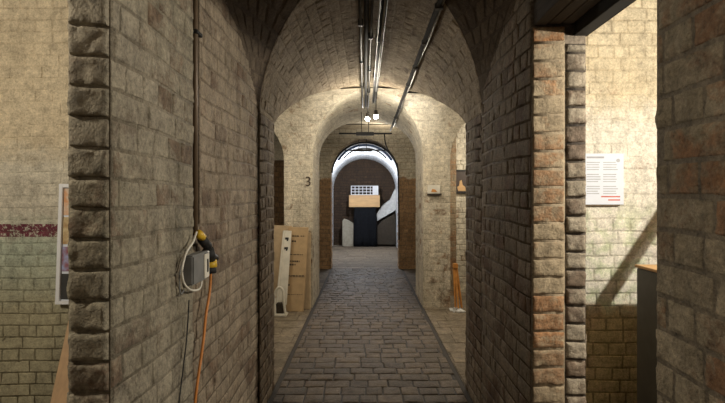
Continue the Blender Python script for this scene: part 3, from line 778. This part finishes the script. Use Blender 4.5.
fr2 = [ptz(283.5, 230.5, 6.50), ptz(291.5, 231, 6.50), ptz(286.5, 305, 6.33), ptz(275.5, 308, 6.33)]
panel('sheet', fr2, .02, M['cream'], t)
panel('flange', [ptz(283.0, 231, 6.47), ptz(284.2, 231, 6.47), ptz(277, 307, 6.30), ptz(275.3, 307, 6.30)], .05, M['cream'], t, .001)
def on2(u, v):
    p = fr2[0].lerp(fr2[1], u).lerp(fr2[3].lerp(fr2[2], u), v); p.y -= .0025; return p
for v in (.09, .22):
    panel('slot', [on2(.3, v), on2(.72, v), on2(.72, v+.03), on2(.3, v+.03)], .0015, M['black'], t, 0)
    panel('slot', [on2(.5, v+.03), on2(.72, v+.03), on2(.65, v+.05), on2(.5, v+.05)], .0015, M['black'], t, 0)
t = thing('hand_truck', 'small white handled trolley base beside the dark block at the foot of the panels', 'trolley', gp(280, 6.15))
bm = nbm(); tube(bm, smoothpath([at(275, 317, 6.2), at(274.8, 296, 6.2), at(277, 289, 6.2), at(280, 287.5, 6.2), at(283, 291, 6.2), at(283.5, 300, 6.2), at(285.5, 314, 6.2)]), .017); obj('handle', bm, M['cream'], t, True)
bm = nbm(); a = at(276.2, 303, 6.24); b = at(284, 312, 6.24); box(bm, a.x, b.x, 6.22, 6.30, .03, a.z, .01); obj('block', bm, M['dark_brown'], t)
bm = nbm(); a = at(275, 312, 6.2); b = at(287, 317, 6.2); box(bm, a.x, b.x, 6.16, 6.32, .012, .04, .006); obj('foot', bm, M['cream'], t)
# painted numeral
cu = bpy.data.curves.new('painted_number', 'FONT'); cu.body = '3'; cu.size = .19; cu.extrude = .003; cu.align_x = 'CENTER'
o = bpy.data.objects.new('painted_number', cu); C.objects.link(o); p = at(308.2, 186, YC-.014); o.location = p; o.rotation_euler = (math.pi/2, 0, 0)
cu.materials.append(M['ink'])
me = bpy.data.meshes.new_from_object(o); o2 = bpy.data.objects.new('painted_numeral', me); C.objects.link(o2); o2.matrix_basis = o.matrix_basis.copy()
bpy.data.objects.remove(o); o = o2
tag(o, 'dark painted number 3 on the left bright pier', 'painted number')
# shelf with orange thing on right pier
t = thing('wall_plaque', 'small white plaque with an orange mark on the right bright pier', 'plaque', at(434, 194, YC-.02))
y = YC-.012; a = at(427.5, 185, y); b = at(440, 193.5, y)
bm = nbm(); box(bm, a.x, b.x, y-.012, y, b.z, a.z, .002); obj('board', bm, M['cream'], t)
bm = nbm(); prism(bm, [P2d(431, 192, y), P2d(432, 189, y), P2d(435, 189.5, y), P2d(437, 192, y)], y-.018, y-.012); obj('mark', bm, M['orangewood'], t)
bm = nbm(); a = at(427, 193.6, y); b = at(441, 195.4, y); box(bm, a.x, b.x, y-.05, y, b.z, a.z, .002); obj('ledge', bm, M['wooddark'], t)
# picture far right
y = 7.72; t = thing('framed_picture', 'small dark framed picture with a golden figure high on the right', 'picture', at(460, 193, y))
a = at(454.5, 170, y); b = at(472, 193.5, y)
bm = nbm(); 
w = .022
box(bm, a.x, b.x, y-.03, y+.0, a.z-w, a.z, .003); box(bm, a.x, b.x, y-.03, y+.0, b.z, b.z+w, .003); box(bm, a.x, a.x+w, y-.03, y, b.z+w, a.z-w, .003); box(bm, b.x-w, b.x, y-.03, y, b.z+w, a.z-w, .003)
obj('frame', bm, M['black'], t)
bm = nbm(); box(bm, a.x+w, b.x-w, y-.012, y-.002, b.z+w, a.z-w); obj('canvas', bm, M['picdark'], t)
bm = nbm(); prism(bm, [P2d(458, 191, y), P2d(457, 187, y), P2d(459, 185.5, y), P2d(459.5, 181, y), P2d(461.5, 180, y), P2d(462.5, 185, y), P2d(465, 187, y), P2d(466, 191, y)], y-.015, y-.012); obj('figure', bm, M['crate'], t)
# orange tripod sticks
t = thing('folded_tripod', 'orange wooden folded tripod leaning against the right bright pier', 'tripod', at(457, 307, 6.55))
for (x0, y0, x1, y1, yy, nm) in ((454, 265, 455.5, 306, 6.6, 'leg'), (456.0, 265, 461.8, 306, 6.58, 'leg'), (455.2, 266, 458.5, 307, 6.54, 'leg')):
    a = at(x0, y0, 6.66); b = at(x1, y1, yy); b.z = .03; bm = nbm(); tube(bm, [a, b], .019, 8, .013); obj(nm, bm, M['orangewood'], t)
bm = nbm(); a = at(452.8, 268, 6.64); b = at(457.6, 263.5, 6.64); box(bm, a.x, b.x, 6.6, 6.68, a.z, b.z, .006); obj('head', bm, M['orangewood'], t)
a = at(451, 262, 6.69)
bm = nbm()
rr = random.Random(9)
for k in range(26):
    x = (rr.uniform(450, 463)-365)/F*6.5; yy = rr.uniform(6.4, 6.62); s = rr.uniform(.012, .03)
    sphere(bm, (x, yy, .010+s*.5), s, (1.2, 1, .7), 6, 4)
tag(obj('rubble', bm, M['sheet']), 'crumbs of white plaster on the floor around the orange tripod', 'rubble', None, 'stuff')

# ------------------------------------------------------------------ far end items
yy = 14.9
def X(px, y=yy): return (px-365)/F*y
t = thing('draped_pedestal', 'black cloth draped pedestal at the far end of the passage', 'pedestal', (X(365.5), yy+.25, 0))
bm = nbm()
n = 64; rings = []
for k, (z, ex) in enumerate(((.012, .02), (.3, .012), (.8, .004), (1.2, 0), (1.235, -.006))):
    ring = []
    for i in range(n):
        a = i/n*4; s = int(a); f = a-s
        x0, x1, y0, y1 = X(354.3), X(376), yy, yy+.5
        p = [(x0+(x1-x0)*f, y0), (x1, y0+(y1-y0)*f), (x1-(x1-x0)*f, y1), (x0, y1-(y1-y0)*f)][s]
        w = (.018 if k < 3 else .004)*math.sin(i*2.0+k*.3)
        cx, cy = (x0+x1)/2, (y0+y1)/2; d = V((p[0]-cx, p[1]-cy, 0)).normalized()*(w+ex)
        ring.append(bm.verts.new((p[0]+d.x, p[1]+d.y, z)))
    rings.append(ring)
for r0, r1 in zip(rings, rings[1:]):
    for i in range(n): bm.faces.new((r0[i], r0[(i+1) % n], r1[(i+1) % n], r1[i]))
bm.faces.new(rings[-1]); bm.faces.new(rings[0][::-1])
obj('cloth', bm, M['cloth'], t, True)
bm = nbm(); box(bm, X(357), X(373), yy+.08, yy+.42, .05, 1.236); obj('plinth', bm, M['cloth'], t)
t = thing('wooden_box', 'yellow wooden box resting on the black draped pedestal', 'box', (X(364.5), yy+.25, 1.238))
bm = nbm(); box(bm, X(349), X(379.8), yy-.02, yy+.5, 1.238, 1.238+.37, .008); obj('case', bm, M['crate'], t)
bm = nbm(); box(bm, X(349)-.006, X(379.8)+.006, yy-.03, yy+.51, 1.60, 1.612, .003); obj('lid', bm, M['wood'], t)
t = thing('white_rack', 'white gridded rack of pigeonholes standing on the yellow wooden box', 'rack', (X(364.5), yy+.2, 1.613))
x0, x1 = X(351.2), X(378); z0, z1 = 1.613, 1.90; nx = 7; nzr = 3; w = .017
bm = nbm()
for i in range(nx+1): c = x0+(x1-x0)*i/nx; box(bm, c-w/2, c+w/2, yy+.02, yy+.24, z0, z1)
for i in range(nzr+1): c = z0+w/2+(z1-z0-w)*i/nzr; box(bm, x0-w/2, x1+w/2, yy+.018, yy+.242, c-w/2, c+w/2)
obj('grid', bm, M['white'], t)
bm = nbm(); box(bm, x0, x1, yy+.2, yy+.21, z0+.01, z1-.01); obj('backing', bm, M['dark_brown'], t)
bm = nbm(); box(bm, X(373)-.01, X(378), yy+.05, yy+.06, z0+.02, z1-.02); obj('panel', bm, M['white'], t)
y = 15.0
bm = nbm(); prism(bm, [((342.3-365)/F*y, .008), ((342.3-365)/F*y, .80), ((344-365)/F*y, .87), ((348.5-365)/F*y, .82), ((353.3-365)/F*y, .73), ((353.3-365)/F*y, .008)], y, y+.12, .01)
tag(obj('stone_slab', bm, M['stone']), 'grey upright stone slab left of the black pedestal', 'stone slab')
# solid stand-ins for the lit and shaded tunnel wall right of pedestal
def blob(name, front, y, depth, mat, label, cat):
    bm = nbm(); pts = [((px-365)/F*y, H-(py-197)/F*y) for px, py in front]
    prism(bm, pts, y, y+depth)
    bmesh.ops.triangulate(bm, faces=[f for f in bm.faces if len(f.verts) > 4])
    bmesh.ops.subdivide_edges(bm, edges=bm.edges[:], cuts=3, use_grid_fill=True)
    for v in bm.verts: v.co += V((noise.noise(v.co*6), noise.noise(v.co*6+V((9, 0, 0))), noise.noise(v.co*6+V((0, 9, 0)))))*.02
    for v in bm.verts: v.co.z = max(v.co.z, .01)
    return tag(obj(name, bm, mat, None, False), label, cat)
blob('lit_wall_white', [(376.5, 214), (382, 206), (390, 200), (394.5, 190), (396, 188), (396, 210), (388, 214), (381, 219), (377.5, 221)], 15.1, .15, M['sheet'], 'white mass added for the lit patch of tunnel wall right of the wooden box', 'lit patch')  # bright patch of light on the tunnel wall, modelled as a solid
blob('wall_shade_mass', [(377.5, 244.5), (377.5, 226), (382, 221), (389, 217), (395.5, 214), (396, 244.5)], 15.0, .3, M['dark_brown'], 'dark brown mass added for the shaded tunnel wall under the lit patch', 'shade patch')  # shadow below the bright patch, modelled as a dark solid
bm = nbm(); tube(bm, [at(397.2, 190, 14.6), at(397.4, 215, 14.6), (at(397.4, 215, 14.6).x, 14.6, .012)], .013)
tag(obj('white_pole', bm, M['white'], None, True), 'thin white pole standing against the right side of the end tunnel', 'pole')

# ------------------------------------------------------------------ lights
def light(kind, name, loc, power, col=(1, .85, .64), size=.1, **kw):
    l = bpy.data.lights.new(name, kind); l.energy = power; l.color = col
    if kind == 'POINT': l.shadow_soft_size = size
    elif kind == 'AREA': l.size = size
    elif kind == 'SPOT': l.shadow_soft_size = size; l.spot_size = kw.get('angle', 1.6); l.spot_blend = .6
    o = bpy.data.objects.new(name, l); C.objects.link(o); o.location = loc
    if 'aim' in kw: o.rotation_euler = (V(kw['aim'])-V(loc)).to_track_quat('-Z', 'Y').to_euler()
    return o
WARM = (1, .91, .76)
light('POINT', 'right_room_lamp', (2.2, 1.5, 2.22), 195, (1, .93, .80), .035)
light('POINT', 'left_room_lamp', (-2.5, .9, 2.6), 140, (1, .91, .75), .12)
light('POINT', 'bay_lamp', (P1.x, P1.y-.02, P1.z-.06), 19, WARM, .05)
light('POINT', 'bay_lamp', (P2.x, P2.y-.02, P2.z-.06), 19, WARM, .05)
light('SPOT', 'duct_lamp', (.42, 5.9, 2.6), 14, (1, .95, .88), .03, aim=(.6, 6.6, 2.75), angle=1.3)
light('POINT', 'left_bay_lamp', (-1.5, 5.0, 2.0), 26, WARM, .1)
light('POINT', 'right_bay_lamp', (1.7, 4.9, 2.1), 24, WARM, .1)
light('POINT', 'right_arch_fill', (2.1, 6.95, 2.2), 45, WARM, .08)  # added fill that brightens the wall behind the picture
light('POINT', 'right_room_rear_fill', (2.2, -1.2, 2.6), 115, WARM, .15)  # added ambient fill, lifts the shadowed lower wall of the room
light('POINT', 'third_bay_lamp', (.35, 8.9, 2.6), 16, WARM, .05)
light('POINT', 'tunnel_lamp', (-.1, 12.9, 2.3), 95, (.92, .95, 1), .08)
light('AREA', 'hall_fill', (-.2, -1.8, 2.5), 9, (1, .86, .68), .8, aim=(0, 3, 1.2))  # soft fill added behind the camera for the near walls

w = bpy.data.worlds.new('world'); bpy.context.scene.world = w; w.use_nodes = True
w.node_tree.nodes['Background'].inputs[0].default_value = (.9, .8, .65, 1); w.node_tree.nodes['Background'].inputs[1].default_value = .02

cam = bpy.data.cameras.new('camera'); cam.sensor_width = 36; cam.lens = F/725*36
cam.shift_x = -2.5/725; cam.shift_y = -4.5/725; cam.clip_start = .05
co = bpy.data.objects.new('camera', cam); C.objects.link(co); co.location = (0, 0, H); co.rotation_euler = (math.pi/2, 0, 0)
sc = bpy.context.scene; sc.camera = co
sc.view_settings.view_transform = 'Standard'; sc.view_settings.look = 'None'; sc.view_settings.gamma = 1; sc.view_settings.use_curve_mapping = False
sc.view_settings.exposure = 0.0
